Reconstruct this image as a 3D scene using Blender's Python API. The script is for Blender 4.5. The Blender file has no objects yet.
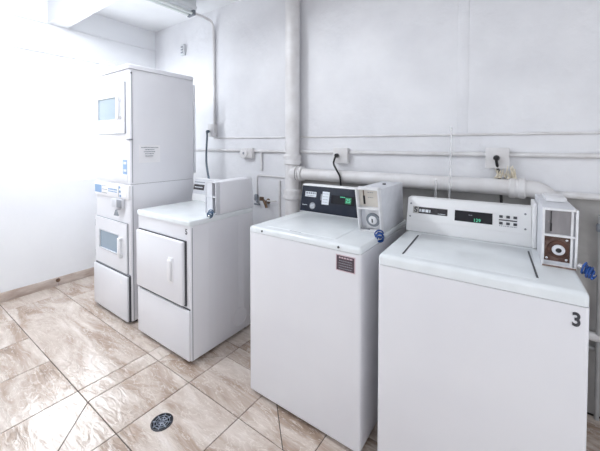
import bpy, bmesh, math, random
from mathutils import Vector, Matrix
random.seed(7)
PI = math.pi
scene = bpy.context.scene
COL = scene.collection

# ------------------------------------------------------------------ materials
def principled(name, color, rough=.4, metal=0.0, spec=.5, coat=0.0):
    m = bpy.data.materials.new(name); m.use_nodes = True
    b = m.node_tree.nodes['Principled BSDF']
    b.inputs['Base Color'].default_value = (*color, 1)
    b.inputs['Roughness'].default_value = rough
    b.inputs['Metallic'].default_value = metal
    b.inputs['Specular IOR Level'].default_value = spec
    b.inputs['Coat Weight'].default_value = coat
    return m

def noisy(name, c1, c2, scale=6, rough=.4, metal=0.0, bump=0.0, bscale=40, lo=.35, hi=.65, detail=4, stretch=None, spec=.5):
    m = principled(name, c1, rough, metal, spec); nt = m.node_tree; N = nt.nodes; L = nt.links
    b = N['Principled BSDF']; tc = N.new('ShaderNodeTexCoord')
    src = tc.outputs['Object']
    if stretch:
        mp = N.new('ShaderNodeMapping'); mp.inputs['Scale'].default_value = stretch
        L.new(src, mp.inputs['Vector']); src = mp.outputs['Vector']
    n = N.new('ShaderNodeTexNoise'); n.inputs['Scale'].default_value = scale; n.inputs['Detail'].default_value = detail
    L.new(src, n.inputs['Vector'])
    r = N.new('ShaderNodeValToRGB'); r.color_ramp.elements[0].position = lo; r.color_ramp.elements[1].position = hi
    r.color_ramp.elements[0].color = (*c1, 1); r.color_ramp.elements[1].color = (*c2, 1)
    L.new(n.outputs['Fac'], r.inputs['Fac']); L.new(r.outputs['Color'], b.inputs['Base Color'])
    if bump:
        n2 = N.new('ShaderNodeTexNoise'); n2.inputs['Scale'].default_value = bscale; n2.inputs['Detail'].default_value = 5
        L.new(tc.outputs['Object'], n2.inputs['Vector'])
        bp = N.new('ShaderNodeBump'); bp.inputs['Strength'].default_value = bump; bp.inputs['Distance'].default_value = .01
        L.new(n2.outputs['Fac'], bp.inputs['Height']); L.new(bp.outputs['Normal'], b.inputs['Normal'])
    return m

def emissive(name, color, s):
    m = principled(name, (.01, .01, .01), .5); b = m.node_tree.nodes['Principled BSDF']
    b.inputs['Emission Color'].default_value = (*color, 1); b.inputs['Emission Strength'].default_value = s
    return m

def glass_pane(name):
    m = bpy.data.materials.new(name); m.use_nodes = True; nt = m.node_tree; N = nt.nodes; L = nt.links
    N.remove(N['Principled BSDF']); out = N['Material Output']
    t = N.new('ShaderNodeBsdfTransparent'); g = N.new('ShaderNodeBsdfGlossy'); g.inputs['Roughness'].default_value = .02
    mx = N.new('ShaderNodeMixShader'); mx.inputs['Fac'].default_value = .05
    L.new(t.outputs['BSDF'], mx.inputs[1]); L.new(g.outputs['BSDF'], mx.inputs[2])
    L.new(mx.outputs['Shader'], out.inputs['Surface'])
    return m

def floor_stone():
    m = principled('travertine_tile', (.6, .5, .42), .13, 0, .75); nt = m.node_tree; N = nt.nodes; L = nt.links
    b = N['Principled BSDF']
    tc = N.new('ShaderNodeTexCoord'); at = N.new('ShaderNodeAttribute'); at.attribute_name = 'tile_shift'
    ad = N.new('ShaderNodeVectorMath'); ad.operation = 'ADD'
    L.new(tc.outputs['Object'], ad.inputs[0]); L.new(at.outputs['Vector'], ad.inputs[1])
    mp = N.new('ShaderNodeMapping'); mp.inputs['Rotation'].default_value = (0, 0, .6); mp.inputs['Scale'].default_value = (1.3, 4.8, 1)
    L.new(ad.outputs[0], mp.inputs['Vector'])
    n = N.new('ShaderNodeTexNoise'); n.inputs['Scale'].default_value = 1.25; n.inputs['Detail'].default_value = 10
    n.inputs['Roughness'].default_value = .62; n.inputs['Distortion'].default_value = .9
    L.new(mp.outputs['Vector'], n.inputs['Vector'])
    r = N.new('ShaderNodeValToRGB'); e = r.color_ramp.elements
    e[0].position = .30; e[0].color = (.26, .185, .14, 1)
    e[1].position = .70; e[1].color = (.74, .67, .63, 1)
    for p, c in ((.42, (.41, .31, .245)), (.50, (.53, .44, .38)), (.60, (.65, .565, .505))):
        x = e.new(p); x.color = (*c, 1)
    L.new(n.outputs['Fac'], r.inputs['Fac'])
    # thin pale veins
    w = N.new('ShaderNodeTexNoise'); w.inputs['Scale'].default_value = 3.2; w.inputs['Detail'].default_value = 7; w.inputs['Distortion'].default_value = 2.2
    L.new(mp.outputs['Vector'], w.inputs['Vector'])
    s1 = N.new('ShaderNodeMath'); s1.operation = 'SUBTRACT'; s1.inputs[1].default_value = .5; L.new(w.outputs['Fac'], s1.inputs[0])
    s2 = N.new('ShaderNodeMath'); s2.operation = 'ABSOLUTE'; L.new(s1.outputs[0], s2.inputs[0])
    mr = N.new('ShaderNodeMapRange'); mr.inputs[1].default_value = 0; mr.inputs[2].default_value = .018; mr.inputs[3].default_value = .55; mr.inputs[4].default_value = 0
    L.new(s2.outputs[0], mr.inputs[0])
    mx = N.new('ShaderNodeMixRGB'); mx.inputs[2].default_value = (.84, .78, .72, 1)
    L.new(mr.outputs[0], mx.inputs[0]); L.new(r.outputs['Color'], mx.inputs[1]); L.new(mx.outputs[0], b.inputs['Base Color'])
    # glazed ripple
    mp2 = N.new('ShaderNodeMapping'); mp2.inputs['Scale'].default_value = (9, 26, 1); mp2.inputs['Rotation'].default_value = (0, 0, .6)
    L.new(ad.outputs[0], mp2.inputs['Vector'])
    n2 = N.new('ShaderNodeTexNoise'); n2.inputs['Scale'].default_value = 1.0; n2.inputs['Detail'].default_value = 4; n2.inputs['Distortion'].default_value = 1.0
    L.new(mp2.outputs['Vector'], n2.inputs['Vector'])
    bp = N.new('ShaderNodeBump'); bp.inputs['Strength'].default_value = 1.1; bp.inputs['Distance'].default_value = .005
    L.new(n2.outputs['Fac'], bp.inputs['Height']); L.new(bp.outputs['Normal'], b.inputs['Normal'])
    return m

M = {}
M['enamel'] = noisy('white_enamel', (.80, .80, .835), (.77, .77, .81), 3, .28)
M['enamel_top'] = noisy('white_enamel_top', (.80, .83, .85), (.74, .77, .79), 9, .2)
M['plastic'] = principled('white_plastic', (.84, .84, .86), .35)
M['coinbox'] = noisy('painted_steel', (.68, .69, .73), (.63, .64, .68), 30, .45)
M['coinframe'] = noisy('white_painted_frame', (.80, .80, .82), (.70, .70, .72), 25, .4)
M['steel'] = noisy('brushed_steel', (.33, .31, .32), (.25, .24, .25), 40, .5, .2, stretch=(1, 1, .1))
M['chrome'] = principled('chrome', (.7, .7, .72), .18, 1)
M['rust'] = noisy('rusty_steel', (.075, .035, .025), (.20, .13, .11), 38, .7, lo=.4, hi=.75)
M['rustedge'] = noisy('rust_stained_paint', (.14, .07, .045), (.32, .24, .21), 60, .6)
M['rustring'] = noisy('brown_rust_ring', (.05, .022, .015), (.11, .05, .035), 50, .75)
M['cream'] = principled('cream_plate', (.70, .66, .60), .45)
M['black'] = principled('black_plastic', (.012, .012, .014), .35)
M['seam'] = principled('dark_gap', (.07, .07, .08), .7)
M['panel_dark'] = noisy('navy_black_panel', (.014, .018, .030), (.020, .024, .038), 20, .5, spec=.22)
M['panel_white'] = principled('white_panel', (.82, .82, .83), .35)
M['display'] = principled('display_glass', (.012, .012, .016), .25, spec=.25)
M['led'] = emissive('green_led', (.15, 1, .6), .75)
M['ledblock'] = emissive('green_led_block', (.05, .5, .22), .35)
M['badge'] = noisy('dark_badge', (.035, .03, .035), (.06, .055, .06), 50, .55, spec=.25)
M['print_white'] = principled('white_print', (.72, .76, .80), .5)
M['print_grey'] = principled('grey_print', (.26, .27, .30), .5)
M['print_dark'] = principled('dark_print', (.05, .05, .06), .5)
M['emblem'] = principled('emblem_plate', (.46, .45, .43), .45)
M['paper'] = principled('paper_white', (.86, .85, .87), .6)
M['maroon'] = noisy('maroon_label', (.055, .035, .05), (.09, .06, .075), 60, .4)
M['pink'] = principled('pink_label_edge', (.62, .48, .52), .5)
M['bluegrey'] = principled('blue_grey_sticker', (.22, .36, .58), .4)
M['doorglass'] = principled('dryer_door_glass', (.30, .38, .46), .12)
M['doorglass2'] = principled('frosted_door_glass', (.36, .44, .50), .12)
M['pipe'] = noisy('white_painted_pipe', (.78, .77, .78), (.68, .66, .66), 8, .4, bump=.04, bscale=30)
M['conduit'] = noisy('white_painted_conduit', (.76, .75, .76), (.66, .64, .64), 10, .45)
M['greypaint'] = noisy('grey_painted_pipe', (.42, .42, .42), (.34, .34, .34), 12, .5)
M['brass'] = noisy('worn_brass', (.20, .12, .07), (.10, .06, .045), 60, .4, .6)
M['greymetal'] = principled('grey_valve_metal', (.24, .26, .29), .45, .4)
M['greycord'] = principled('grey_cord', (.11, .14, .18), .55)
M['blackcord'] = principled('black_cord', (.010, .010, .012), .5)
M['blue'] = principled('blue_coil', (.015, .065, .26), .15)
M['darkblue'] = principled('slate_coil', (.07, .13, .22), .35)
M['rubber'] = principled('black_rubber', (.02, .02, .02), .8)
M['iron'] = noisy('cast_iron', (.10, .12, .16), (.34, .37, .44), 60, .35, .4)
M['iron_dark'] = noisy('dark_cast_iron', (.02, .02, .028), (.05, .05, .06), 60, .45, .3)
M['void'] = principled('drain_void', (.004, .004, .005), .9)
M['wall'] = noisy('white_painted_plaster', (.80, .80, .825), (.70, .70, .73), 3.2, .48, bump=.75, bscale=11, lo=.3, hi=.75, detail=8)
M['wall_left'] = noisy('white_painted_plaster_smooth', (.86, .87, .89), (.82, .83, .86), 2.0, .5, bump=.15, bscale=12)
M['grey_wall'] = noisy('grey_lower_wall', (.43, .42, .41), (.33, .32, .315), 7, .6, bump=.35, bscale=22)
M['ceiling'] = noisy('white_ceiling_paint', (.84, .85, .87), (.80, .81, .83), 3, .6, bump=.12, bscale=18)
M['grout'] = noisy('brown_grout', (.025, .018, .014), (.045, .034, .027), 20, .8)
M['tile'] = floor_stone()
M['skirt'] = noisy('travertine_skirting', (.40, .31, .26), (.62, .54, .49), 5, .3, stretch=(1, 1.2, 4))
M['frame'] = principled('white_window_frame', (.82, .83, .85), .4)
M['glass'] = glass_pane('window_glass')
M['fixture'] = principled('white_fixture_metal', (.66, .68, .70), .4)
M['tube_off'] = principled('fluorescent_tube', (.80, .84, .83), .2)
M['added_lamp_glow'] = emissive('added_strip_glow', (.91, .955, 1), 165)  # glow for the tubes of the added out-of-view strip
M['fibre'] = noisy('pale_fibre', (.62, .55, .42), (.75, .70, .60), 50, .8)
M['clear'] = principled('clear_plastic', (.85, .86, .88), .15)
M['clear'].node_tree.nodes['Principled BSDF'].inputs['Alpha'].default_value = .3

# ------------------------------------------------------------------ mesh helpers
class MB:
    def __init__(self): self.bm = bmesh.new()
    def _x(self, vs, mat):
        if mat is not None: bmesh.ops.transform(self.bm, matrix=mat, verts=vs)
    def box(self, a, b, bev=0.0, seg=2, mat=None, keep=None):          # keep: 'top' / 'bottom' face of the box left unbevelled
        c = [(a[i] + b[i]) / 2 for i in range(3)]; s = [abs(b[i] - a[i]) for i in range(3)]
        r = bmesh.ops.create_cube(self.bm, size=1, matrix=Matrix.Translation(c) @ Matrix.Diagonal((*s, 1)))
        vs = r['verts']
        if bev:
            es = list({e for v in vs for e in v.link_edges})
            if keep == 'bottom': es = [e for e in es if not all(v.co.z < c[2] for v in e.verts)]
            if keep == 'both': es = [e for e in es if abs(e.verts[0].co.z - e.verts[1].co.z) > 1e-6]
            if keep == 'top': es = [e for e in es if not all(v.co.z > c[2] for v in e.verts)]
            q = bmesh.ops.bevel(self.bm, geom=es, offset=min(bev, min(s) * .49), segments=seg, profile=.5, affect='EDGES')
            vs = list({v for f in q['faces'] for v in f.verts} | {v for v in vs if v.is_valid})
        self._x(vs, mat); return self
    def prism(self, prof, x0, x1, bev=0.0, mat=None, seg=2):          # profile in (y, z), extruded along x
        A = [self.bm.verts.new((x0, y, z)) for y, z in prof]; B = [self.bm.verts.new((x1, y, z)) for y, z in prof]
        n = len(prof); fs = [self.bm.faces.new(A), self.bm.faces.new(B[::-1])]
        for i in range(n): fs.append(self.bm.faces.new((A[i], B[i], B[(i + 1) % n], A[(i + 1) % n])))
        bmesh.ops.recalc_face_normals(self.bm, faces=fs); vs = A + B
        if bev:
            es = list({e for v in vs for e in v.link_edges})
            q = bmesh.ops.bevel(self.bm, geom=es, offset=bev, segments=seg, profile=.5, affect='EDGES')
            vs = list({v for f in q['faces'] for v in f.verts} | {v for v in vs if v.is_valid})
        self._x(vs, mat); return self
    def poly(self, pts, h, mat=None):                                  # polygon in (x, z) of thickness h along y
        A = [self.bm.verts.new((x, 0, z)) for x, z in pts]; B = [self.bm.verts.new((x, h, z)) for x, z in pts]
        n = len(pts); fs = [self.bm.faces.new(A), self.bm.faces.new(B[::-1])]
        for i in range(n): fs.append(self.bm.faces.new((A[i], B[i], B[(i + 1) % n], A[(i + 1) % n])))
        bmesh.ops.recalc_face_normals(self.bm, faces=fs); self._x(A + B, mat); return self
    def cyl(self, p, q, r, r2=None, n=24):
        p = Vector(p); q = Vector(q); d = q - p
        rot = d.to_track_quat('Z', 'Y').to_matrix().to_4x4()
        bmesh.ops.create_cone(self.bm, cap_ends=True, segments=n, radius1=r, radius2=r if r2 is None else r2, depth=d.length,
                              matrix=Matrix.Translation((p + q) / 2) @ rot)
        return self
    def lathe(self, prof, p, axis=(0, 0, 1), n=28):                    # prof [(radius, height)] about axis at p
        rot = Vector(axis).to_track_quat('Z', 'Y').to_matrix().to_4x4(); mt = Matrix.Translation(p) @ rot
        rings = []
        for r, h in prof:
            if r < 1e-6: rings.append([self.bm.verts.new(mt @ Vector((0, 0, h)))])
            else: rings.append([self.bm.verts.new(mt @ Vector((r * math.cos(2 * PI * k / n), r * math.sin(2 * PI * k / n), h))) for k in range(n)])
        fs = []
        for a, b in zip(rings, rings[1:]):
            for k in range(n):
                k2 = (k + 1) % n
                if len(a) == 1 and len(b) == 1: continue
                if len(a) == 1: fs.append(self.bm.faces.new((a[0], b[k2], b[k])))
                elif len(b) == 1: fs.append(self.bm.faces.new((a[k], a[k2], b[0])))
                else: fs.append(self.bm.faces.new((a[k], a[k2], b[k2], b[k])))
        for R, flip in ((rings[0], 1), (rings[-1], 0)):
            if len(R) > 1: fs.append(self.bm.faces.new(R[::-1] if flip else R))
        bmesh.ops.recalc_face_normals(self.bm, faces=fs); return self
    def tube(self, pts, r, n=12, closed=False):
        pts = [Vector(p) for p in pts]; m = len(pts); rings = []; up = None
        for i, p in enumerate(pts):
            a = pts[i - 1] if i or closed else pts[0]; b = pts[(i + 1) % m] if i < m - 1 or closed else pts[-1]
            t = (b - a).normalized()
            if up is None:
                up = Vector((0, 0, 1)) if abs(t.z) < .9 else Vector((1, 0, 0))
            up = (up - t * up.dot(t)).normalized(); s = t.cross(up)
            rr = r[i] if isinstance(r, (list, tuple)) else r
            rings.append([self.bm.verts.new(p + (up * math.cos(2 * PI * k / n) + s * math.sin(2 * PI * k / n)) * rr) for k in range(n)])
        fs = []
        for i in range(m if closed else m - 1):
            a = rings[i]; b = rings[(i + 1) % m]
            for k in range(n): fs.append(self.bm.faces.new((a[k], a[(k + 1) % n], b[(k + 1) % n], b[k])))
        if not closed: fs.append(self.bm.faces.new(rings[0][::-1])); fs.append(self.bm.faces.new(rings[-1]))
        bmesh.ops.recalc_face_normals(self.bm, faces=fs); return self
    def build(self, name, mat, parent=None, matrix=None, smooth=True):
        if matrix is not None: bmesh.ops.transform(self.bm, matrix=matrix, verts=self.bm.verts)
        me = bpy.data.meshes.new(name); self.bm.to_mesh(me); self.bm.free()
        o = bpy.data.objects.new(name, me); COL.objects.link(o)
        me.materials.append(M[mat] if isinstance(mat, str) else mat)
        if smooth:
            for p in me.polygons: p.use_smooth = True
            me.set_sharp_from_angle(angle=math.radians(32))
        if parent: o.parent = parent
        return o

def smoothpath(pts, it=3):
    pts = [Vector(p) for p in pts]
    for _ in range(it):
        q = [pts[0]]
        for a, b in zip(pts, pts[1:]): q += [a * .75 + b * .25, a * .25 + b * .75]
        q.append(pts[-1]); pts = q
    return pts

def tag(o, label=None, cat=None, group=None, kind=None):
    if label: o['label'] = label
    if cat: o['category'] = cat
    if group: o['group'] = group
    if kind: o['kind'] = kind
    return o
def empty(name, loc, rz, label, cat, group=None):
    o = bpy.data.objects.new(name, None); COL.objects.link(o); o.empty_display_size = .1
    o.location = loc; o.rotation_euler = (0, 0, rz)
    return tag(o, label, cat, group)
def struct(o): o['kind'] = 'structure'; return o

def text_mesh(body, size, name, mat, parent, matrix, depth=.0012, bold=0.0):
    c = bpy.data.curves.new('lettering', 'FONT'); c.body = body; c.size = size; c.extrude = depth; c.offset = bold
    c.align_x = 'CENTER'; c.align_y = 'CENTER'
    t = bpy.data.objects.new('lettering', c); COL.objects.link(t)
    bpy.context.view_layer.update()
    dg = bpy.context.evaluated_depsgraph_get()
    me = bpy.data.meshes.new_from_object(t.evaluated_get(dg)); bpy.data.objects.remove(t); bpy.data.curves.remove(c)
    me.transform(matrix); me.materials.clear(); me.materials.append(M[mat])
    o = bpy.data.objects.new(name, me); COL.objects.link(o); o.parent = parent
    return o

def plane_frame(y0, z0, y1, z1):
    """frame of a (tilted) front plane: +X right, +Y up along the plane, +Z out of it"""
    d = Vector((0, y1 - y0, z1 - z0)).normalized(); x = Vector((1, 0, 0)); n = x.cross(d)
    return Matrix(((x.x, d.x, n.x, 0), (x.y, d.y, n.y, y0), (x.z, d.z, n.z, z0), (0, 0, 0, 1)))
FRONT = plane_frame(0, 0, 0, 1)
SIDE = lambda x: Matrix(((0, 0, 1, x), (1, 0, 0, 0), (0, 1, 0, 0), (0, 0, 0, 1)))      # right-hand side face: +X to the back, +Y up, +Z out
def on(frame, x0, y0, x1, y1, name, mat, parent, h=.0016, z=0.0, bev=0.0):               # a thin raised patch on a frame
    return MB().box((x0, y0, z), (x1, y1, z + h), bev).build(name, mat, parent, frame)
def rows(frame, x0, x1, ys, h, name, mat, parent, jag=True, z=.0012, cell=.006):          # rows of small print
    m = MB()
    for y in ys:
        x = x0 + (random.uniform(0, .1) * (x1 - x0) if jag else 0); e = x1 - (random.uniform(0, .1) * (x1 - x0) if jag else 0)
        while x < e:
            w = random.uniform(.6, 1.8) * cell
            m.box((x, y - h / 2, z), (min(x + w, e), y + h / 2, z + .0008)); x += w + cell * .45
    return m.build(name, mat, parent, frame)

# ------------------------------------------------------------------ camera
cam = bpy.data.cameras.new('camera'); co = bpy.data.objects.new('camera', cam); COL.objects.link(co)
yaw, pitch, roll = math.radians(35.5238), math.radians(1.3429), math.radians(.0654)
F = Vector((-math.sin(yaw) * math.cos(pitch), math.cos(yaw) * math.cos(pitch), -math.sin(pitch)))
R0 = Vector((math.cos(yaw), math.sin(yaw), 0)); U0 = R0.cross(F)
R1 = R0 * math.cos(roll) + U0 * math.sin(roll); U1 = -R0 * math.sin(roll) + U0 * math.cos(roll)
co.matrix_world = Matrix(((R1.x, U1.x, -F.x, 0), (R1.y, U1.y, -F.y, -2.0137), (R1.z, U1.z, -F.z, 1.3581), (0, 0, 0, 1)))
cam.sensor_width = 36; cam.lens = 316.277 / 600 * 36; cam.shift_y = -(225.5 - 153.554) / 600; cam.clip_start = .02
scene.camera = co

# ------------------------------------------------------------------ room
XL, XR, YB, YF, ZC = -3.69, 1.45, .12, -3.6, 2.74
T = .14
# floor: grout bed and stone tiles in one mesh
def split(poly, p, q):
    (px, py), (qx, qy) = p, q; nx, ny = -(qy - py), qx - px
    s = [(x - px) * nx + (y - py) * ny for x, y in poly]; A, B = [], []
    for i in range(len(poly)):
        j = (i + 1) % len(poly)
        if s[i] >= 0: A.append(poly[i])
        if s[i] <= 0: B.append(poly[i])
        if s[i] * s[j] < 0:
            t = s[i] / (s[i] - s[j]); c = (poly[i][0] + t * (poly[j][0] - poly[i][0]), poly[i][1] + t * (poly[j][1] - poly[i][1]))
            A.append(c); B.append(c)
    return [k for k in (A, B) if len(k) > 2]
rect = lambda x0, x1, y0, y1: [(x0, y0), (x1, y0), (x1, y1), (x0, y1)]
tiles = []
RX = [-1.555, -1.15, -.745, -.34, .065, .47, .875, XR]
rows_y = [(YF, -3.327), (-3.327, -2.927), (-2.927, -2.527), (-2.527, -2.127), (-2.127, -1.727), (-1.727, -1.327), (-1.327, -.93), (-.93, -.65), (-.65, -.538), (-.538, -.14), (-.14, YB)]
for (y0, y1) in rows_y:
    for x0, x1 in zip(RX, RX[1:]):
        p = rect(x0, x1, y0, y1)
        if abs(x0 + 1.15) < .01 and abs(y0 + .93) < .01: tiles += split(p, (-1.027, -.774), (-.875, -.922))
        else: tiles.append(p)
rows_l = rows_y[:6] + [(-1.327, -.93), (-.93, -.538), (-.538, -.14), (-.14, YB)]
for (y0, y1) in rows_l:
    if abs(y0 + 1.327) < .01:
        tiles += [rect(-1.875, -1.555, y0, y1), rect(-2.0, -1.875, y0, y1)]; xs = [XL, -3.46, -2.0]
    elif abs(y0 + .93) < .01:
        tiles += split(rect(-1.875, -1.555, y0, y1), (-1.875, -.934), (-1.565, -.655)); tiles.append(rect(-2.0, -1.875, y0, y1)); xs = [XL, -3.3, -2.55, -2.0]
    elif y0 < -1.4:
        p = rect(-2.0, -1.555, y0, y1)
        tiles += split(p, (-1.87, -1.327), (-1.555, -1.637)) if abs(y1 + 1.327) < .01 else [p]
        xs = [XL, -3.24, -2.84, -2.43, -2.0]
    else:
        tiles.append(rect(-2.0, -1.555, y0, y1)); xs = [XL, -3.2, -2.8, -2.4, -2.0]
    tiles += [rect(a, b, y0, y1) for a, b in zip(xs, xs[1:])]
bm = bmesh.new(); shift = []
def inset(poly, g):
    n = len(poly); area = sum(poly[i][0] * poly[(i + 1) % n][1] - poly[(i + 1) % n][0] * poly[i][1] for i in range(n))
    if area < 0: poly = poly[::-1]
    out = []
    for i in range(n):
        a, b, c = Vector(poly[i - 1]), Vector(poly[i]), Vector(poly[(i + 1) % n])
        d1 = (b - a).normalized(); d2 = (c - b).normalized(); n1 = Vector((-d1.y, d1.x)); n2 = Vector((-d2.y, d2.x))
        k = max(.35, 1 + n1.dot(n2)); out.append(b + (n1 + n2) * (g / k))
    return out
for p in tiles:
    q = inset(p, .0022); q2 = inset(p, .0040); s = (random.uniform(-9, 9), random.uniform(-9, 9), random.uniform(-9, 9))
    lo = [bm.verts.new((v.x, v.y, -.004)) for v in q]; hi = [bm.verts.new((v.x, v.y, -.001)) for v in q]; tp = [bm.verts.new((v.x, v.y, 0)) for v in q2]
    f = [bm.faces.new(tp)]; n = len(lo)
    for A, B in ((lo, hi), (hi, tp)):
        for i in range(n): f.append(bm.faces.new((A[i], A[(i + 1) % n], B[(i + 1) % n], B[i])))
    shift += [s] * len(f)
nt_ = len(bm.faces)
bmesh.ops.create_cube(bm, size=1, matrix=Matrix.Translation(((XL + XR) / 2, (YF + YB) / 2, -.054)) @ Matrix.Diagonal((XR - XL + .3, YB - YF + .3, .1, 1)))
bm.faces.ensure_lookup_table()
for i in range(nt_, len(bm.faces)): bm.faces[i].material_index = 1; shift.append((0, 0, 0))
me = bpy.data.meshes.new('floor'); bm.to_mesh(me); bm.free()
me.materials.append(M['tile']); me.materials.append(M['grout'])
at = me.attributes.new('tile_shift', 'FLOAT_VECTOR', 'FACE')
for i, s in enumerate(shift): at.data[i].vector = s
fl = bpy.data.objects.new('floor', me); COL.objects.link(fl); struct(fl)

def wall_with_holes(name, axis, pos, thick, a0, a1, z0, z1, holes, mat):
    """wall in the plane axis = pos, reaching thick outwards; holes (a0, a1, z0, z1)"""
    m = MB(); A = sorted({a0, a1, *[h[0] for h in holes], *[h[1] for h in holes]}); Z = sorted({z0, z1, *[h[2] for h in holes], *[h[3] for h in holes]})
    for p, q in zip(A, A[1:]):
        for r, s in zip(Z, Z[1:]):
            if any(p >= h[0] - 1e-6 and q <= h[1] + 1e-6 and r >= h[2] - 1e-6 and s <= h[3] + 1e-6 for h in holes): continue
            lo, hi = min(pos, pos + thick), max(pos, pos + thick)
            m.box((lo, p, r), (hi, q, s)) if axis == 'x' else m.box((p, lo, r), (q, hi, s))
    bmesh.ops.remove_doubles(m.bm, verts=m.bm.verts, dist=1e-5)
    return struct(m.build(name, mat, smooth=False))

WIN = (-1.20, -.36, 1.02, 2.25)
DOOR = (-2.32, -1.335, 0.0, 2.08)
ADDED_FRW = (-1.7, 1.3, .75, 2.4)  # opening added behind the camera for frontal light
wall_with_holes('wall_left', 'x', XL, -T, YF - T, YB + T, 0, ZC, [WIN, DOOR], 'wall_left')
wall_with_holes('wall_front', 'y', YF, -T, XL, XR, 0, ZC, [ADDED_FRW], 'wall')
ADDED_RDOOR = (-2.15, -.85, 0.0, 2.1)  # unseen opening added to light right-hand sides of the machines
wall_with_holes('wall_right', 'x', XR, T, YF - T, YB + T, 0, ZC, [ADDED_RDOOR], 'wall')
# back wall: white plaster, its lower right stretch set back and greyer
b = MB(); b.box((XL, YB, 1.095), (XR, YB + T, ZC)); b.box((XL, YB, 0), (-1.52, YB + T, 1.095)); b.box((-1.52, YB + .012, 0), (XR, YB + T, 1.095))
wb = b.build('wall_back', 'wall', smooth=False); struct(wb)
wb.data.materials.append(M['grey_wall'])
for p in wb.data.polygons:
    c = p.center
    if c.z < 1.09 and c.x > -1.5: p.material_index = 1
struct(MB().box((XL - T, YF - T, ZC), (XR + T, YB + T, ZC + .1)).build('ceiling', 'ceiling', smooth=False))
# dropped beam across the ceiling and the ledge along the left wall at the same height
struct(MB().box((XL + .001, -.945, 2.512), (XR - .001, -.79, ZC + .001), .004).build('trim_1', 'ceiling'))
struct(MB().box((-.345, YB - .0018, 1.44), (-.285, YB + .02, ZC), .0017).build('trim_5', 'wall'))
struct(MB().box((XL, YF + .01, 2.506), (XL + .012, -.949, 2.518), .003).box((XL, -.786, 2.506), (XL + .012, YB - .002, 2.518), .003).build('trim_2', 'ceiling'))
bl = MB().box((XL, -1.325, 0), (XL + .012, -.907, .082), .002).box((XL, -.903, 0), (XL + .012, YB - .002, .082), .002).build('baseboard_left', 'skirt'); struct(bl)
# window in the left wall
w = MB(); f = .03; y0, y1, z0, z1 = WIN; xa, xb = XL - .10, XL - .06
w.box((xa, y0, z0), (xb, y0 + f, z1)).box((xa, y1 - f, z0), (xb, y1, z1)).box((xa, y0 + f, z0), (xb, y1 - f, z0 + f)).box((xa, y0 + f, z1 - f), (xb, y1 - f, z1))
win = w.build('window_1', 'frame', smooth=False); struct(win)
MB().box((xa + .016, y0 + f, z0 + f), (xa + .020, y1 - f, z1 - f)).build('pane', 'glass', win, smooth=False)
# unseen wide window added behind the camera to light the machine fronts
w = MB(); x0, x1, z0, z1 = ADDED_FRW; ya, yb = YF - .10, YF - .06
w.box((x0, ya, z0), (x0 + f, yb, z1)).box((x1 - f, ya, z0), (x1, yb, z1)).box((x0 + f, ya, z0), (x1 - f, yb, z0 + f)).box((x0 + f, ya, z1 - f), (x1 - f, yb, z1))
for k in (1, 2, 3):
    xm = x0 + (x1 - x0) * k / 4; w.box((xm - .02, ya, z0 + f), (xm + .02, yb, z1 - f))
added_win = w.build('added_window_2', 'frame', smooth=False); struct(added_win)
MB().box((x0 + f, ya + .016, z0 + f), (x1 - f, ya + .020, z1 - f)).build('pane', 'glass', added_win, smooth=False)
# casing of the open doorway in the left wall
d = MB(); y0, y1, z0, z1 = DOOR
d.box((XL - T, y1 - .02, 0), (XL + .012, y1 + .008, z1 + .03), .003).box((XL - T, y0 - .03, 0), (XL + .012, y0 + .02, z1 + .03), .003).box((XL - T, y0 + .02, z1 - .02), (XL + .012, y1 - .02, z1 + .03), .003)
struct(d.build('trim_3', 'frame'))

d = MB(); y0, y1, z0, z1 = ADDED_RDOOR  # casing around the added right-hand opening
d.box((XR - .012, y1 - .02, 0), (XR + T, y1 + .03, z1 + .03), .003).box((XR - .012, y0 - .03, 0), (XR + T, y0 + .02, z1 + .03), .003).box((XR - .012, y0 + .02, z1 - .02), (XR + T, y1 - .02, z1 + .03), .003)
struct(d.build('trim_4', 'frame'))

# ------------------------------------------------------------------ coin box shared by the three coin machines
def coin_box(root, x0, x1, yf0, z0, yf1, z1, yb, fill, rec=.035, fmat='coinframe', bmat='coinbox'):
    """sloped front plane from (yf0, z0) to (yf1, z1); yb back; fill(frame, part, w, h) dresses the two recesses"""
    sh = .007
    fr = plane_frame(yf0, z0, yf1, z1); h = math.hypot(yf1 - yf0, z1 - z0)
    dy = rec
    body = MB().prism([(yf0 + dy, z0), (yf1 + dy, z1 - .001), (yb, z1 + .002), (yb + .02, z0)], x0 + .0005, x1 - .0005, .003).build('coin_box', bmat, root)
    frame = MB()
    for a, b_ in ((x0, x0 + sh), (x1 - sh, x1)):
        frame.prism([(yf0, z0), (yf1, z1), (yf1 + dy, z1), (yf0 + dy, z0)], a, b_, .0015)
    mid = .54 * h
    for s0, s1 in ((0, sh), (mid - sh / 2, mid + sh / 2), (h - sh, h)):
        frame.box((x0 + sh, s0, -rec), (x1 - sh, s1, 0), .001, mat=fr)
    frame.build('coin_box_frame', fmat, body)
    fill(fr, body, x0 + sh, x1 - sh, sh, mid - sh / 2, mid + sh / 2, h - sh, -rec)
    return body, fr, h

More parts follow.
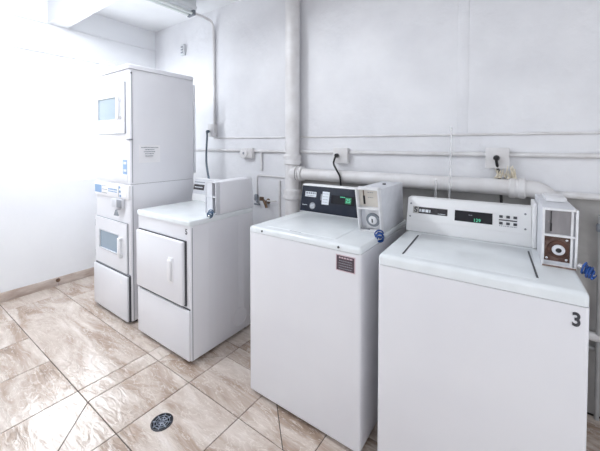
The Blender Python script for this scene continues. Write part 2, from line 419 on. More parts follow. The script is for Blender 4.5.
def coil_key(name, loc, axis, label, mat, ang=0.0, stub=(0, 0, 0)):
    """key with a plastic spiral coil, stuck in a lock"""
    root = empty(name, loc, 0, label, 'key', 'keys with coils left in the coin boxes')
    ax = Vector(axis).normalized(); s = Vector(stub)
    MB().cyl(s, s + ax * .010, .009, .009, 18).cyl(s + ax * .010, s + ax * .016, .0045, .0045, 12).build('key_shank', 'chrome', root)
    q = ax.to_track_quat('Z', 'Y').to_matrix(); pts = []
    for k in range(180):
        t = k / 179; a = t * 2 * PI * 5; rr = .0165 + .004 * math.sin(a * .37 + 1)
        pts.append(s + ax * .014 + q @ Vector((rr * math.cos(a), rr * math.sin(a) - .010 * t, t * .034)))
    MB().tube(pts, .0033, 8).build('coil', mat, root)
    ring = [s + ax * .032 + q @ Vector((.014 * math.cos(a), 0, .014 * math.sin(a))) - Vector((0, 0, .008)) for a in [2 * PI * k / 20 for k in range(20)]]
    MB().tube(ring, .0022, 6, closed=True).build('key_ring', 'chrome', root)
    return root

def feet(root, w, d, z=.02):
    for x in (.05, w - .05):
        for y in (.06, d - .06): MB().cyl((x, y, 0), (x, y, z + .004), .022, .018, 16).build('foot', 'rubber', root)

# ------------------------------------------------------------------ dark panelled washer
W = .654; D = .655
w2 = empty('washing_machine', (-1.2198, -.78, 0), math.radians(.225), 'white top-loading washer with a dark navy control panel and maroon front sticker', 'washing machine', 'top-loading coin washers')
MB().box((0, 0, .02), (W, D, .8925), .012, 3, keep='top').build('cabinet', 'enamel', w2)
MB().box((.009, .009, .884), (W - .009, D - .009, .899)).build('top_seam', 'seam', w2)
MB().box((0, 0, .8947), (W, D, .925), .013, 4, keep='bottom').build('top_panel', 'enamel_top', w2)
lid = MB().box((.085, .05, .920), (.505, .455, .9272), .002, 3).build('lid', 'enamel_top', w2)
MB().box((.24, .047, .9235), (.31, .058, .9262), .001).build('lid_notch', 'print_grey', lid)
for x in (.093, .548): MB().cyl((x, .002, .909), (x, -.003, .909), .006, .005, 14).build('screw', 'print_dark', w2)
pb = MB().prism([(.488, .925), (.528, 1.102), (.585, 1.102), (.625, .925)], -.012, .53, .004).build('control_panel', 'panel_white', w2)
fr = plane_frame(.488, .925, .528, 1.102)
on(fr, -.008, .004, .53, .172, 'panel_face', 'panel_dark', pb, .003, 0, .001)
K = .003
on(fr, .022, .100, .108, .134, 'panel_badge', 'print_white', pb, .0012, K)
rows(fr, .028, .104, (.124,), .012, 'badge_print', 'print_grey', pb, False, K + .001, .010)
rows(fr, .026, .104, (.108,), .005, 'badge_print', 'print_grey', pb, False, K + .001, .006)
rows(fr, .008, .045, (.045,), .004, 'panel_print', 'print_white', pb, False, K)
m = MB(); m.lathe([(.022, 0), (.022, .0012)], (.088, .043, K)); m.build('panel_emblem', 'print_grey', pb, fr)
rows(fr, .072, .104, (.052, .043, .034), .004, 'panel_print', 'print_white', pb, True, K + .001)
on(fr, .155, .060, .207, .142, 'instruction_sticker', 'print_white', pb, .0012, K)
on(fr, .143, .085, .155, .125, 'instruction_sticker', 'print_grey', pb, .0010, K)
rows(fr, .160, .202, (.128, .110, .092, .075), .003, 'sticker_print', 'print_grey', pb, True, K + .001)
dp = on(fr, .222, .072, .385, .125, 'display', 'display', pb, .0015, K)
on(fr, .322, .080, .362, .118, 'indicator', 'ledblock', dp, .001, K + .0015)
text_mesh('25', .034, 'digits', 'led', dp, fr @ Matrix.Translation((.342, .099, K + .003)))
rows(fr, .285, .318, (.118,), .005, 'display_print', 'led', dp, False, K + .0015)
on(FRONT, .536, .806, .630, .878, 'front_sticker', 'pink', w2, .0010)
fs = on(FRONT, .540, .810, .626, .874, 'front_sticker_panel', 'maroon', w2, .0016)
rows(FRONT, .546, .620, (.866,), .006, 'sticker_print', 'pink', fs, True, .0016, .007)
rows(FRONT, .546, .620, (.852, .841, .830, .819), .004, 'sticker_print', 'print_grey', fs, True, .0016, .005)
def fill2(fr, body, x0, x1, a0, a1, b0, b1, z):
    on(fr, x0, b0, x1, b1, 'coin_slide_plate', 'cream', body, .003, z)
    on(fr, x0 + .020, b0 + .010, x0 + .030, b0 + .055, 'coin_slot', 'black', body, .003, z + .003)
    on(fr, x0 + .022, b0 + .055, x0 + .026, b1 - .006, 'coin_slot', 'brass', body, .002, z + .003)
    for b_ in (b1 - .022, b1 - .048): rows(fr, x0 + .045, x0 + .075, (b_,), .003, 'plate_print', 'print_grey', body, True, z + .003)
    on(fr, x0 + .026, a0 + .006, x1, a1 - .010, 'lock_plate', 'coinframe', body, .008, z)
    cx, cy = x0 + .066, (a0 + a1) / 2 - .004
    MB().lathe([(.036, 0), (.036, .006), (.034, .008), (.023, .008), (.022, .005)], (cx, cy, z + .008)).build('lock_ring', 'greymetal', body, fr)
    MB().lathe([(.022, 0), (.022, .010), (.014, .014), (.0, .014)], (cx, cy, z + .008)).build('lock_disc', 'coinframe', body, fr)
    MB().box((cx - .003, cy - .010, z + .021), (cx + .003, cy + .010, z + .0235)).build('keyhole', 'black', body, fr)
    on(fr, x0, .007, x0 + .05, .013, 'hinge', 'print_grey', body, .003, z + .02)
bd, fr2, h2 = coin_box(w2, .530, .652, .250, .9255, .200, 1.150, .572, fill2)
MB().cyl((.60, .42, 1.151), (.60, .42, 1.157), .010, .009, 14).build('screw', 'print_dark', bd)
feet(w2, W, D)
coil_key('coil_key', (-1.2198 + .642, -.78 + .235, .940), (.45, -.80, -.30), 'key with a blue coil hanging from the dark panelled washer\'s coin box', 'blue', stub=(.0, -.0, 0))

# ------------------------------------------------------------------ white panelled washer numbered 3
W = .650; D = .66
w3 = empty('washing_machine', (-.486, -.7828, 0), math.radians(2.567), 'white top-loading washer marked with a black 3, nearest the camera', 'washing machine', 'top-loading coin washers')
MB().box((0, 0, .02), (W, D, .8745), .012, 3, keep='top').build('cabinet', 'enamel', w3)
MB().box((.009, .009, .866), (W - .009, D - .009, .884)).build('top_seam', 'seam', w3)
MB().box((0, 0, .8767), (W, D, .919), .016, 4, keep='bottom').build('top_panel', 'enamel_top', w3)
lid = MB().box((.086, .040, .914), (.530, .405, .9200), .0008, 2).build('lid', 'enamel_top', w3)
for xa, xb, ya, yb in ((.080, .087, .05, .365), (.527, .538, .055, .367)):
    MB().box((-.003, 0, .9185), (.003, math.hypot(yb - ya, xb - xa), .9215), mat=Matrix.Translation((xa if xa > .3 else xb, ya, 0)) @ Matrix.Rotation(.03, 4, 'Z')).build('lid_gap', 'seam', lid)
pb = MB().prism([(.435, .919), (.442, .968), (.478, 1.088), (.540, 1.088), (.575, .919)], 0, .534, .004).build('control_panel', 'panel_white', w3)
fr = plane_frame(.442, .968, .478, 1.088)
o_ = .049      # the face starts above the riser
face = on(fr, .004, .004, .531, .118, 'panel_face', 'panel_white', pb, .003, 0, .001)
for x in (.018, .510):
    for y in (.026, .092): MB().lathe([(.0045, 0), (.0045, .002), (.002, .003)], (x, y, K), n=12).build('screw', 'print_grey', pb, fr)
bg = on(fr, .030, .045, .195, .078, 'badge', 'badge', pb, .0015, K)
on(fr, .030, .043, .058, .080, 'badge_emblem', 'emblem', bg, .002, K)
text_mesh('S', .036, 'emblem_letter', 'print_dark', bg, fr @ Matrix.Translation((.0445, .0615, K + .0026)) @ Matrix.Diagonal((1.05, 1, 1, 1)), .0006, .0014)
rows(fr, .062, .116, (.060,), .014, 'badge_print', 'print_white', bg, False, K + .0015, .0085)
rows(fr, .152, .186, (.051,), .003, 'badge_print', 'print_white', bg, False, K + .0015, .004)
dp = on(fr, .228, .029, .386, .080, 'display', 'display', pb, .0015, K)
text_mesh('129', .021, 'digits', 'led', dp, fr @ Matrix.Translation((.3235, .0400, K + .0022)), .0006)
rows(fr, .288, .303, (.062,), .003, 'display_print', 'print_grey', dp, False, K + .0015, .006)
for y in (.071, .041):
    for k in range(3):
        x = .412 + k * .027
        bt = on(fr, x, y - .006, x + .014, y + .006, 'button', 'print_dark', pb, .004, K, .0015)
on(fr, .411, .053, .480, .0585, 'button_bar', 'print_dark', pb, .0012, K)
rows(fr, .412, .480, (.029,), .003, 'panel_print', 'print_grey', pb, False, K, .005)
text_mesh('3', .058, 'number', 'print_dark', w3, FRONT @ Matrix.Translation((.619, .831, .0005)) @ Matrix.Diagonal((.80, 1.0, 1, 1)), .001, .0016)
def fill3(fr, body, x0, x1, a0, a1, b0, b1, z):
    on(fr, x0, b0, x1 - .006, b1, 'coin_slide_plate', 'steel', body, .003, z)
    on(fr, x0 + .016, b0 + .010, x0 + .021, b0 + .040, 'coin_slot', 'black', body, .003, z + .003)
    on(fr, x0 + .017, b0 + .040, x0 + .0195, b1 - .004, 'coin_slot', 'black', body, .002, z + .003)
    MB().lathe([(.003, 0), (.003, .003)], (x0 + .012, b0 + .045, z + .003), n=10).build('rivet', 'chrome', body, fr)
    on(fr, x0, a0 + .012, x1 - .012, a1, 'lock_plate', 'rust', body, .003, z)
    cx, cy = x0 + .041, (a0 + a1) / 2 + .004
    z = z - .003
    MB().lathe([(.033, 0), (.031, .004), (.020, .004), (.0, .004)], (cx, cy, z + .006)).build('rust_ring', 'rustring', body, fr)
    MB().lathe([(.019, .003), (.019, .007), (.016, .011), (.009, .012), (.0085, .006)], (cx, cy, z + .006)).build('lock_ring', 'coinbox', body, fr)
    MB().lathe([(.0088, 0), (.0088, .010)], (cx, cy, z + .006), n=18).build('lock_core', 'black', body, fr)
    for px, py in ((x0 + .008, a0 + .022), (x1 - .022, a0 + .022), (x1 - .022, a1 - .012)):
        MB().lathe([(.004, 0), (.004, .003), (.002, .004)], (px, py, z + .006), n=12).build('screw', 'chrome', body, fr)
    on(fr, x0 - .005, a0 - .0065, x1 + .005, a0 - .001, 'rusty_edge', 'rustedge', body, .003, -.001)
    on(fr, x1 - .012, a0, x1 - .006, b1, 'side_rail', 'coinframe', body, .013, z)
bd, fr3, h3 = coin_box(w3, .549, .649, .208, .9195, .190, 1.135, .575, fill3, .014)
MB().box((.5335, .42, .921), (.5485, .56, 1.115), .003).build('panel_end_cap', 'panel_white', w3)
MB().prism([(.36, 1.137), (.38, 1.150), (.53, 1.150), (.56, 1.137)], .572, .640, .002).build('top_cover', 'coinframe', bd)
feet(w3, W, D)
a = math.radians(2.567); kx, ky = .652, .206
coil_key('coil_key', (-.486 + kx * math.cos(a) - ky * math.sin(a), -.7828 + kx * math.sin(a) + ky * math.cos(a), .941), (.85, -.35, -.28), 'key with a blue coil in the rusty coin box of the washer numbered 3', 'blue')

# ------------------------------------------------------------------ single dryer numbered 5
W = .618; D = .55
dr = empty('clothes_dryer', (-2.2775, -.8443, 0), math.radians(.24), 'low white front-loading dryer marked 5, right of the tall stacked one', 'dryer')
MB().box((0, .004, .02), (W, D, .8635), .010, 3, keep='top').build('cabinet', 'enamel', dr)
MB().box((.009, .013, .856), (W - .009, D - .009, .872)).build('top_seam', 'seam', dr)
MB().box((-.004, -.004, .8655), (W + .002, D, .9), .012, 4, keep='bottom').build('top_panel', 'enamel_top', dr)
MB().box((.010, -.010, .028), (.612, .006, .343), .006, 3).build('lower_panel', 'enamel', dr)
MB().box((.012, .0, .343), (.610, .004, .349)).build('panel_seam', 'seam', dr)
MB().box((.021, -.004, .362), (.577, .006, .769)).build('door_gap', 'seam', dr)
door = MB().box((.024, -.026, .366), (.570, -.002, .766), .009, 3).build('door', 'enamel', dr)
MB().box((.425, -.030, .490), (.478, -.024, .650), .008, 3).build('handle_plate', 'plastic', door)
MB().box((.432, -.044, .503), (.466, -.028, .637), .006, 3).build('handle', 'plastic', door)
for z in (.42, .70): MB().box((.012, -.012, z - .03), (.022, .002, z + .03), .002).build('hinge', 'print_grey', door)
text_mesh('5', .048, 'number', 'print_dark', dr, FRONT @ Matrix.Translation((.574, .825, -.0035)), .001, .001)
MB().lathe([(.066, 0), (.066, .0025), (.060, .0025), (.058, .001), (.0, .001)], (.412, .128, 0), n=36).build('vent_cover', 'enamel', dr, SIDE(W))
for y in (.14, .27, .40): MB().box((W - .001, y, .06), (W + .0005, y + .05, .83)).build('side_rib', 'enamel', dr)
MB().box((W - .002, .012, .03), (W + .0014, .016, .855)).build('side_seam', 'print_grey', dr)
pb = MB().prism([(.480, .900), (.490, .950), (.520, 1.085), (.545, 1.085), (.545, .900)], -.035, .50, .004).build('control_panel', 'panel_white', dr)
fr = plane_frame(.490, .950, .520, 1.085)
on(fr, -.030, .006, .50, .132, 'panel_face', 'coinbox', pb, .003, 0, .001)
dp = on(fr, -.026, .040, .110, .085, 'display', 'badge', pb, .0015, K)
rows(fr, -.02, .09, (.062,), .008, 'display_print', 'print_white', dp, True, K + .0015, .01)
on(fr, -.026, .100, .110, .108, 'panel_stripe', 'print_grey', pb, .001, K)
def filld(fr, body, x0, x1, a0, a1, b0, b1, z):
    on(fr, x0, a0, x0 + .060, a1, 'lock_plate', 'coinbox', body, .028, z)
    on(fr, x0, b0, x0 + .060, b1, 'coin_slide_plate', 'coinbox', body, .030, z)
    on(fr, x0 + .062, a0, x1, a1, 'mechanism', 'seam', body, .003, z)
    on(fr, x0 + .062, b0, x1, b1, 'mechanism', 'rust', body, .003, z)
    for s in (a0 + .02, a1 - .02, b0 + .03): MB().lathe([(.010, 0), (.010, .012), (.004, .014)], ((x0 + x1) / 2 + .03, s, z), n=14).build('lock_pin', 'greymetal', body, fr)
bd, frd, hd = coin_box(dr, .505, .617, .200, .9005, .200, 1.118, .540, filld, .035, 'coinbox', 'enamel')
feet(dr, W, D)
coil_key('coil_key', (-2.2775 + .603, -.8443 + .186, .926), (.25, -.9, -.25), 'slate blue coil key dangling from the coin box of the low dryer', 'darkblue')

# ------------------------------------------------------------------ tall stacked dryer
W = .587; D = .575
tw = empty('stacked_dryer', (-2.9966, -.8421, 0), 0, 'tall white double-stacked dryer nearest the bright left wall', 'dryer')
lower = MB().box((0, .014, .02), (W, D, 1.0655), .014, 3, keep='top').build('lower_cabinet', 'enamel', tw)
upper = MB().box((0, .014, 1.0685), (W, D, 1.9345), .014, 3, keep='both').build('upper_cabinet', 'enamel', tw)
MB().box((.010, .026, 1.06), (W - .010, D - .010, 1.073)).build('stack_seam', 'seam', tw)
MB().box((.010, .026, 1.926), (W - .010, D - .010, 1.942)).build('top_seam', 'seam', tw)
MB().box((-.004, .002, 1.9365), (W + .004, D, 1.972), .010, 4, keep='bottom').build('top_panel', 'enamel', tw)
MB().box((.02, D, 1.12), (W + .003, D + .016, 1.90), .004).build('back_panel', 'coinbox', upper)
MB().box((W - .002, .030, 1.08), (W + .0014, .034, 1.915)).build('side_seam', 'print_grey', upper)
MB().box((W - .002, .030, .03), (W + .0014, .034, 1.055)).build('side_seam', 'print_grey', lower)
MB().cyl((W - .012, .030, 1.905), (W + .002, .030, 1.905), .006, .006, 12).build('screw', 'print_dark', upper)
MB().box((.548, .008, 1.402), (W + .003, .036, 1.412), .001).build('trim_clip', 'print_grey', upper)
def dryer_door(par, x0, x1, z0, z1, wx0, wx1, wz0, wz1, hx, hz0, hz1, mat):
    MB().box((x0 - .003, .008, z0 - .003), (x1 + .003, .0145, z1 + .003)).build('door_gap', 'print_grey', par)
    dd = MB()
    for a, c in (((x0, .0, z0), (wx0, .012, z1)), ((wx1, .0, z0), (x1, .012, z1)), ((wx0, .0, z0), (wx1, .012, wz0)), ((wx0, .0, wz1), (wx1, .012, z1))): dd.box(a, c)
    bmesh.ops.remove_doubles(dd.bm, verts=dd.bm.verts, dist=1e-5)
    dd = dd.build('door', 'enamel', par)
    MB().box((wx0, .007, wz0), (wx1, .0105, wz1)).build('door_glass', mat, dd)
    g = MB(); t = .008
    g.box((wx0 - t, -.002, wz0 - t), (wx0 + .002, .008, wz1 + t), .001).box((wx1 - .002, -.002, wz0 - t), (wx1 + t, .008, wz1 + t), .001)
    g.box((wx0 + .002, -.002, wz0 - t), (wx1 - .002, .008, wz0 + .002), .001).box((wx0 + .002, -.002, wz1 - .002), (wx1 - .002, .008, wz1 + t), .001)
    g.build('window_gasket', 'coinbox', dd)
    MB().box((hx - .016, -.030, hz0), (hx + .016, -.016, hz1), .006, 3).box((hx - .012, -.018, hz0), (hx + .012, .002, hz0 + .025), .003).box((hx - .012, -.018, hz1 - .025), (hx + .012, .002, hz1), .003).build('handle', 'plastic', dd)
    for z in (z0 + .06, z1 - .06): MB().box((x0 - .012, .002, z - .028), (x0 - .003, .014, z + .028), .002).build('hinge', 'print_grey', dd)
    return dd
dryer_door(upper, .012, .532, 1.455, 1.842, .088, .425, 1.566, 1.738, .478, 1.560, 1.730, 'doorglass2')
dryer_door(lower, .016, .548, .385, .765, .090, .425, .512, .662, .475, .498, .655, 'doorglass')
on(FRONT, .015, 1.080, .55, 1.135, 'access_panel', 'enamel', upper, .004, -.014, .001)
st = on(FRONT, .480, 1.142, .542, 1.252, 'info_sticker', 'bluegrey', upper, .001, -.014)
for y in (1.150, 1.206): on(FRONT, .490, y + .012, .532, y + .030, 'sticker_print', 'print_white', st, .001, -.013)
band = MB().box((.004, .002, .952), (.583, .02, 1.058), .004).build('control_panel', 'paper', lower)
bf = FRONT @ Matrix.Translation((0, 0, -.002))
on(bf, .012, .972, .135, 1.036, 'display', 'bluegrey', band, .001)
for y in (.975, 1.004, 1.032): rows(bf, .145, .235, (y,), .005, 'panel_print', 'print_grey', band, False, .0)
rows(bf, .255, .405, (1.014,), .012, 'panel_print', 'bluegrey', band, False, .0, .012)
rows(bf, .255, .405, (.996,), .008, 'panel_print', 'bluegrey', band, False, .0, .010)
on(bf, .428, .962, .434, 1.050, 'panel_divider', 'print_grey', band, .001)
m = MB()
for y, x in ((1.038, .448), (1.005, .452), (.972, .458)): m.lathe([(.010, 0), (.010, .003), (.006, .004)], (x, y, 0), n=14)
m.build('push_button', 'bluegrey', band, bf)
on(bf, .475, .968, .555, 1.046, 'fold_down_flap', 'plastic', band, .002)
slot = MB().box((.335, -.010, .878), (.505, .016, .948), .004).build('coin_slot_box', 'coinbox', lower)
MB().box((.425, -.014, .882), (.500, -.008, .944), .002).build('coin_slot', 'print_grey', slot)
MB().box((.010, .004, .372), (.578, .015, .379)).build('panel_seam', 'print_grey', lower)
MB().box((.002, -.012, .026), (.572, .006, .366), .006, 3).build('lower_panel', 'enamel', lower)
MB().box((.006, .004, .022), (.580, .016, .372)).build('panel_gap', 'seam', lower)
MB().box((.47, -.0135, .30), (.50, -.010, .325), .001).build('panel_latch', 'paper', lower)
sg = MB().box((.083, 1.228, 0), (.253, 1.365, .0012)).build('notice', 'paper', upper, SIDE(W))
sf = SIDE(W)
for y, a_, b_ in ((1.346, .100, .238), (1.329, .128, .204), (1.313, .120, .212), (1.297, .130, .202), (1.280, .132, .196)):
    rows(sf, a_, b_, (y,), .0065, 'notice_print', 'print_grey', sg, False, .0012, .0065)
feet(tw, W, D)
kr = empty('coil_key', (-2.9966 + .436, -.8421 - .002, .855), 0, 'small dark key dangling beneath the stacked dryer\'s coin slot', 'key')
MB().cyl((0, .014, .012), (0, -.020, .012), .007, .007, 14).build('key_shank', 'chrome', kr)
MB().poly([(-.006, .012), (.006, .012), (.034, -.034), (-.034, -.034)], .008, Matrix.Translation((0, -.022, 0))).build('key_bow', 'greymetal', kr)

# ------------------------------------------------------------------ pipes on the back wall
def collar(m, x, z, y, r, h, axis='z'):
    d = Vector((0, 0, 1)) if axis == 'z' else Vector((1, 0, 0)); c = Vector((x, y, z))
    m.lathe([(r * .93, -h / 2), (r, -h / 2 + .006), (r, -h * .12), (r * .95, -h * .10), (r * .95, h * .10), (r, h * .12), (r, h / 2 - .006), (r * .93, h / 2)], c, d)
py = .045; px = -1.545
st = empty('drain_stack', (px, py, 0), 0, 'thick white vertical drain pipe rising to the ceiling beside the dark panelled washer', 'pipe')
MB().cyl((0, 0, 0), (0, 0, ZC), .058, n=32).build('pipe', 'pipe', st)
for z in (1.250, .968):
    m = MB(); collar(m, 0, z, 0, .073, .080); m.build('coupling', 'pipe', st)
m = MB().lathe([(.058, 0), (.064, .02), (.064, .06)], (0, 0, 1.138), (1, 0, 0)); m.build('tee_branch', 'pipe', st)
hp = empty('drain_pipe', (px + .061, py, 1.138), 0, 'horizontal white drain pipe along the wall above the washers', 'pipe')
X1 = -.045 - (px + .061)
MB().tube([(.0, 0, 0), (X1, 0, -.004)], .044, 28).build('pipe', 'pipe', hp)
m = MB(); m.lathe([(.046, 0), (.062, .002), (.062, .012), (.048, .014)], (.006, 0, 0), (1, 0, 0)); m.lathe([(.050, 0), (.058, .004), (.058, .026), (.050, .03)], (.020, 0, 0), (1, 0, 0)); m.build('flange', 'pipe', hp)
m = MB(); collar(m, X1 + .010, -.004, 0, .055, .075, 'x'); m.build('coupling', 'pipe', hp)
ep = [(X1 + .03, 0, -.004)] + [(X1 + .07 + .085 * math.sin(t), 0, -.004 - .085 * (1 - math.cos(t))) for t in [k * PI / 16 for k in range(9)]] + [(X1 + .155, 0, -1.120)]
MB().tube(ep, .044, 28).build('elbow', 'pipe', hp)

def wallrun(name, pts, r, mat, label, cat, n=12, it=0):
    pts = smoothpath(pts, it) if it else pts
    o = MB().tube(pts, r, n).build(name, mat); return tag(o, label, cat)
cy_ = YB - .013
wallrun('conduit', [(-1.99, cy_, 1.312), (-1.185, cy_, 1.312)], .013, 'conduit', 'white conduit running behind the vertical drain pipe, from junction box to middle outlet', 'conduit')
wallrun('conduit', [(-1.06, cy_, 1.312), (-.187, cy_, 1.311)], .013, 'conduit', 'white conduit on the wall between the middle outlet and the right-hand outlet', 'conduit')
wallrun('conduit', [(-.073, cy_, 1.311), (XR - .002, cy_, 1.312)], .013, 'conduit', 'white conduit running from the right-hand outlet to the right edge', 'conduit')
wallrun('conduit', [(XL + .03, cy_, 1.318), (-2.182, cy_, 1.316)], .013, 'conduit', 'white conduit left of the round junction box, passing behind the dryers', 'conduit')
wallrun('wire_moulding', [(-2.60, YB - .006, 1.437), (XR - .002, YB - .006, 1.422)], .007, 'conduit', 'thin white wire run along the wall above the conduits', 'conduit', 10)
wallrun('ledge_pipe', [(.06, YB - .016, 1.108), (XR - .002, YB - .016, 1.106)], .017, 'conduit', 'thin cream pipe at the right edge, above the greyer lower wall', 'pipe')
wallrun('wall_pipe', [(-1.45, YB - .014, .41), (XR - .002, YB - .014, .41)], .022, 'conduit', 'low pale pipe along the grey wall behind the washer numbered 3', 'pipe')
wallrun('wall_pipe', [(-1.45, YB - .002, .345), (XR - .002, YB - .002, .345)], .012, 'greypaint', 'lowest thin grey pipe near the floor at the right edge', 'pipe')
sp = empty('supply_pipe', (.305, YB - .02, .3), 0, 'grey vertical supply pipe with a valve, at the far right edge', 'pipe')
MB().tube([(0, 0, -.3), (0, 0, .72)], .010).build('pipe', 'greypaint', sp)
MB().lathe([(.016, 0), (.018, .01), (.018, .03), (.012, .04)], (0, 0, .64)).cyl((0, 0, .66), (0, -.03, .66), .008).build('valve', 'greymetal', sp)

def outlet(x, z, w, h, label, group='wall outlets on the conduit'):
    r = empty('wall_outlet', (x, YB, z), 0, label, 'outlet', group)
    MB().box((-w / 2, -.045, -h / 2), (w / 2, 0, h / 2), .004).build('box', 'conduit', r)
    MB().box((-w / 2 - .003, -.049, -h / 2 - .003), (w / 2 + .003, -.044, h / 2 + .003), .002).build('cover_plate', 'conduit', r)
    return r
outlet(-1.123, 1.289, .112, .108, 'white outlet box behind the dark panelled washer')
o3 = outlet(-.130, 1.292, .108, .110, 'white square outlet box at the right, over the washer numbered 3')
od = outlet(-2.60, 1.516, .085, .125, 'white outlet box high on the wall above the low dryer')
jb = empty('junction_box', (-2.088, YB, 1.292), 0, 'white round-lidded junction box between the low dryer and drain stack', 'junction box')
MB().box((-.092, -.045, -.048), (.06, 0, .048), .012, 3).build('box', 'conduit', jb)
MB().lathe([(.046, 0), (.046, .008), (.040, .010), (.012, .010), (.010, .006), (.0, .006)], (-.04, -.045, 0), (0, -1, 0)).build('cover_plate', 'conduit', jb)
MB().lathe([(.012, 0), (.012, .006), (.0, .006)], (-.04, -.050, 0), (0, -1, 0), 14).build('knockout', 'print_grey', jb)
MB().tube(smoothpath([(.06, -.015, .02), (.12, -.015, .02), (.145, -.015, .015), (.147, -.015, -.03), (.147, -.015, -.155)], 2), .011).build('drop_pipe', 'conduit', jb)

def cord(loc_, pts, r, mat, label):
    c = empty('power_cord', loc_, 0, label, 'power cord', 'power cords plugged into the wall')
    L0 = Vector(loc_); p = [Vector(q) - L0 for q in pts]
    MB().tube(smoothpath(p, 3), r, 10).build('cable', mat, c)
    MB().lathe([(.014, 0), (.016, .006), (.015, .022), (.010, .030), (.0, .031)], (0, .0, 0), (0, -1, 0), 18).build('plug', mat, c)
    return c
cord((-1.144, YB - .050, 1.289), [(-1.144, .044, 1.289), (-1.150, .035, 1.262), (-1.150, .015, 1.230), (-1.105, -.012, 1.186), (-1.072, -.016, 1.137), (-1.078, 0, 1.08), (-1.084, .03, 1.02), (-1.084, .04, .85)], .0068, 'blackcord', 'black cord plugged into the outlet behind the dark panelled washer')
cord((-.133, YB - .050, 1.293), [(-.133, .044, 1.293), (-.132, .055, 1.27), (-.127, .085, 1.235), (-.122, .107, 1.19), (-.115, .109, 1.12), (-.111, .108, 1.08), (-.106, .09, 1.01), (-.106, .08, .85)], .0075, 'blackcord', 'black cord dropping from the right-hand outlet behind the washer numbered 3')
cord((-2.628, YB - .050, 1.505), [(-2.628, .044, 1.505), (-2.622, .045, 1.47), (-2.610, .03, 1.40), (-2.483, -.08, 1.225), (-2.334, -.18, 1.124), (-2.219, -.25, 1.048), (-2.19, -.265, .96), (-2.19, -.265, .80)], .0095, 'greycord', 'grey cord hanging down from the outlet above the low dryer')

wallrun('conduit', [(-2.585, -.132, 2.62), (-2.585, -.02, 2.62), (-2.585, .095, 2.61), (-2.585, .105, 2.48), (-2.585, .105, 2.30), (-2.585, .105, 1.58)], .013, 'conduit', 'bent conduit curving from the ceiling light down to the high outlet', 'conduit', 12, 3)

# clear tubes, water taps, odds and ends
wallrun('clear_tube', [(-.352, -.016, 1.466), (-.354, -.020, 1.20), (-.360, -.016, 1.02)], .006, 'clear', 'longer clear plastic tube hanging over the horizontal drain pipe', 'tube', 10, 2)
wallrun('clear_tube', [(-.432, -.016, 1.16), (-.433, -.018, 1.08), (-.436, -.010, .98)], .006, 'clear', 'shorter clear plastic tube under the horizontal drain pipe', 'tube', 10, 2)
wp = empty('water_pipe', (-2.0, YB, .86), 0, 'thin white pipe turning down to a grey tap beside the low dryer', 'pipe')
MB().tube([(0, -.012, .0), (0, -.012, .20), (.006, -.012, .226), (.03, -.012, .232), (.40, -.012, .230)], .0065).build('pipe', 'conduit', wp)
MB().lathe([(.012, -.02), (.018, -.01), (.018, .03), (.012, .04)], (0, -.02, .02)).cyl((0, -.02, .01), (.04, -.05, -.005), .010).cyl((-.012, -.03, -.03), (.05, -.03, -.03), .008).build('tap', 'greymetal', wp)
tp = empty('water_tap', (-1.87, YB, .865), 0, 'worn brass water tap on the wall between dryer and washer', 'tap')
MB().lathe([(.024, -.006), (.024, .003), (.016, .005), (.018, .008), (.012, .014), (.012, .05)], (0, 0, 0), (0, -1, 0)).build('spout_base', 'brass', tp)
MB().tube(smoothpath([(-.01, -.05, .012), (.02, -.07, 0), (.035, -.07, -.03), (.04, -.07, -.045)], 2), .013).build('spout', 'brass', tp)
MB().box((-.045, -.072, .01), (.0, -.056, .045), .005).build('handle', 'brass', tp)
MB().tube([(.03, -.05, .012), (.115, -.03, .015)], .007).build('side_pipe', 'conduit', tp)
wallrun('water_pipe', [(-1.735, YB - .008, 1.06), (-1.735, YB - .008, 0)], .010, 'conduit', 'short white vertical pipe right of the brass tap', 'pipe')
fb = MB()
for k in range(16):
    x = -.128 + random.uniform(-.01, .095); h = random.uniform(.03, .085); lean = random.uniform(-.02, .03)
    fb.tube([(x, .043 + random.uniform(-.012, .012), 1.184), (x + lean * .5, .03, 1.172 + h * .5), (x + lean, .02, 1.172 + h)], [.0055, .004, .002], 6)
tag(fb.build('fibre_tuft', 'fibre'), 'frayed pale fibre tuft on top of the drain pipe under the outlet', 'fibre')
wbx = empty('wall_switch', (-3.105, YB, 2.42), 0, 'small narrow grey box high on the wall above the tall dryer', 'wall box')
MB().box((-.030, -.03, -.062), (.030, 0, .062), .004).build('box', 'fixture', wbx)
for z in (-.03, 0, .03): MB().box((-.018, -.034, z - .008), (.018, -.029, z + .008), .002).build('toggle', 'print_grey', wbx)
tag(MB().lathe([(.016, 0), (.018, .006), (.018, .014), (.009, .018), (0, .018)], (XL + .012, -.905, .058), (1, 0, 0), 18).build('floor_plug', 'brass'), 'small brown plug on the skirting joint at the left wall', 'plug')

# floor drain
fd = empty('floor_drain', (-1.437, -1.167, 0), math.radians(20), 'round dark metal drain grate in the tiled floor', 'drain')
R = .052
MB().lathe([(R - .006, .0005), (R - .006, .0008), (0, .0008)], (0, 0, 0), n=36).build('drain_hole', 'void', fd)
MB().lathe([(R, -.001), (R, .003), (R - .003, .0045), (R - .007, .0045), (R - .008, -.001)], (0, 0, 0), n=36).build('rim', 'iron_dark', fd)
g = MB()
for k in range(4):
    a_ = k * PI / 4 + .3; g.box((-R + .007, -.0022, .0009), (R - .007, .0022, .004), mat=Matrix.Rotation(a_, 4, 'Z'))
for rr in (.012, .024, .036):
    g.tube([(rr * math.cos(2 * PI * k / 28), rr * math.sin(2 * PI * k / 28), .0026) for k in range(28)], .0021, 6, closed=True)
g.build('grate', 'iron', fd)

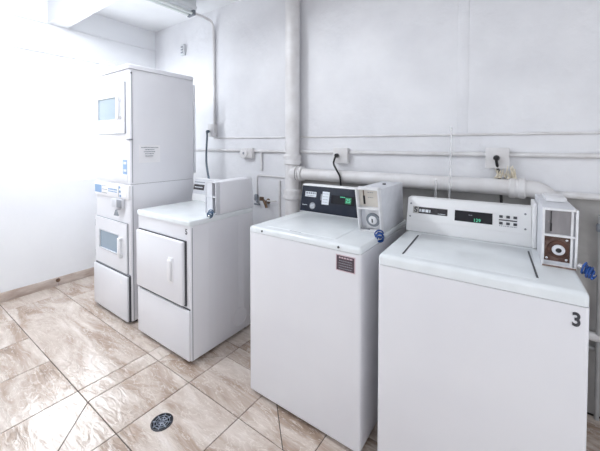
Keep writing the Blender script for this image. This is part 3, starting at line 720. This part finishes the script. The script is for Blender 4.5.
# ceiling strip light by the wall (off) and an unseen lit one added further forward
def strip_light(loc_, L_, label, lit):
    r = empty('ceiling_light', loc_, 0, label, 'ceiling light', 'ceiling strip lights')
    MB().box((-.06, 0, -.075), (.06, L_, 0), .004).build('housing', 'fixture', r)
    MB().prism([(-.075, -.078), (.075, -.078), (.058, -.105), (-.058, -.105)], 0, L_, 0, Matrix.Rotation(PI / 2, 4, 'Z') @ Matrix.Translation((0, 0, 0))).build('reflector', 'fixture', r)
    for x in (-.03, .03): MB().cyl((x, .03, -.135), (x, L_ - .03, -.135), .013, n=16).build('tube', 'added_lamp_glow' if lit else 'tube_off', r)
    for y in (.012, L_ - .012): MB().box((-.05, y - .012, -.152), (.05, y + .012, -.076), .003).build('socket', 'greymetal', r)
    return r
strip_light((-2.60, -.755, ZC), .62, 'short unlit ceiling strip light ending near the back wall', False)

# ------------------------------------------------------------------ light
w = bpy.data.worlds.new('daylight'); scene.world = w; w.use_nodes = True
bgn = w.node_tree.nodes['Background']; bgn.inputs['Color'].default_value = (.92, .96, 1, 1); bgn.inputs['Strength'].default_value = 1.25
def area(name, loc_, rot, sx, sy, power, color=(.94, .97, 1)):
    l = bpy.data.lights.new(name, 'AREA'); l.shape = 'RECTANGLE'; l.size = sx; l.size_y = sy; l.energy = power; l.color = color
    o = bpy.data.objects.new(name, l); COL.objects.link(o); o.location = loc_; o.rotation_euler = rot; return o
area('window_daylight', (XL - .16, (WIN[0] + WIN[1]) / 2, (WIN[2] + WIN[3]) / 2), (0, -PI / 2, 0), WIN[3] - WIN[2], WIN[1] - WIN[0], 26, (.90, .955, 1))
area('doorway_daylight', (XL - .16, (DOOR[0] + DOOR[1]) / 2, 1.04), (0, -PI / 2, 0), 2.04, DOOR[1] - DOOR[0] - .05, 4, (.90, .955, 1))
area('added_right_fill', (XR + .16, (ADDED_RDOOR[0] + ADDED_RDOOR[1]) / 2, 1.05), (0, PI / 2, 0), 2.05, ADDED_RDOOR[1] - ADDED_RDOOR[0] - .05, 9.5, (.92, .955, 1))  # fill light through the added opening on the right
area('added_front_fill', ((ADDED_FRW[0] + ADDED_FRW[1]) / 2, YF - .16, (ADDED_FRW[2] + ADDED_FRW[3]) / 2), (PI / 2, 0, 0), ADDED_FRW[1] - ADDED_FRW[0], ADDED_FRW[3] - ADDED_FRW[2], 10, (.92, .955, 1))  # fill light through the added window behind the camera
strip_light((-2.30, -2.36, ZC), 1.22, 'long lit ceiling strip light added out of view to brighten the left side', True)  # added lamp, out of view, lifts the left wall and tall dryer

vs = scene.view_settings
vs.view_transform = 'Standard'; vs.look = 'None'; vs.gamma = 1; vs.use_curve_mapping = False; vs.exposure = -0.08
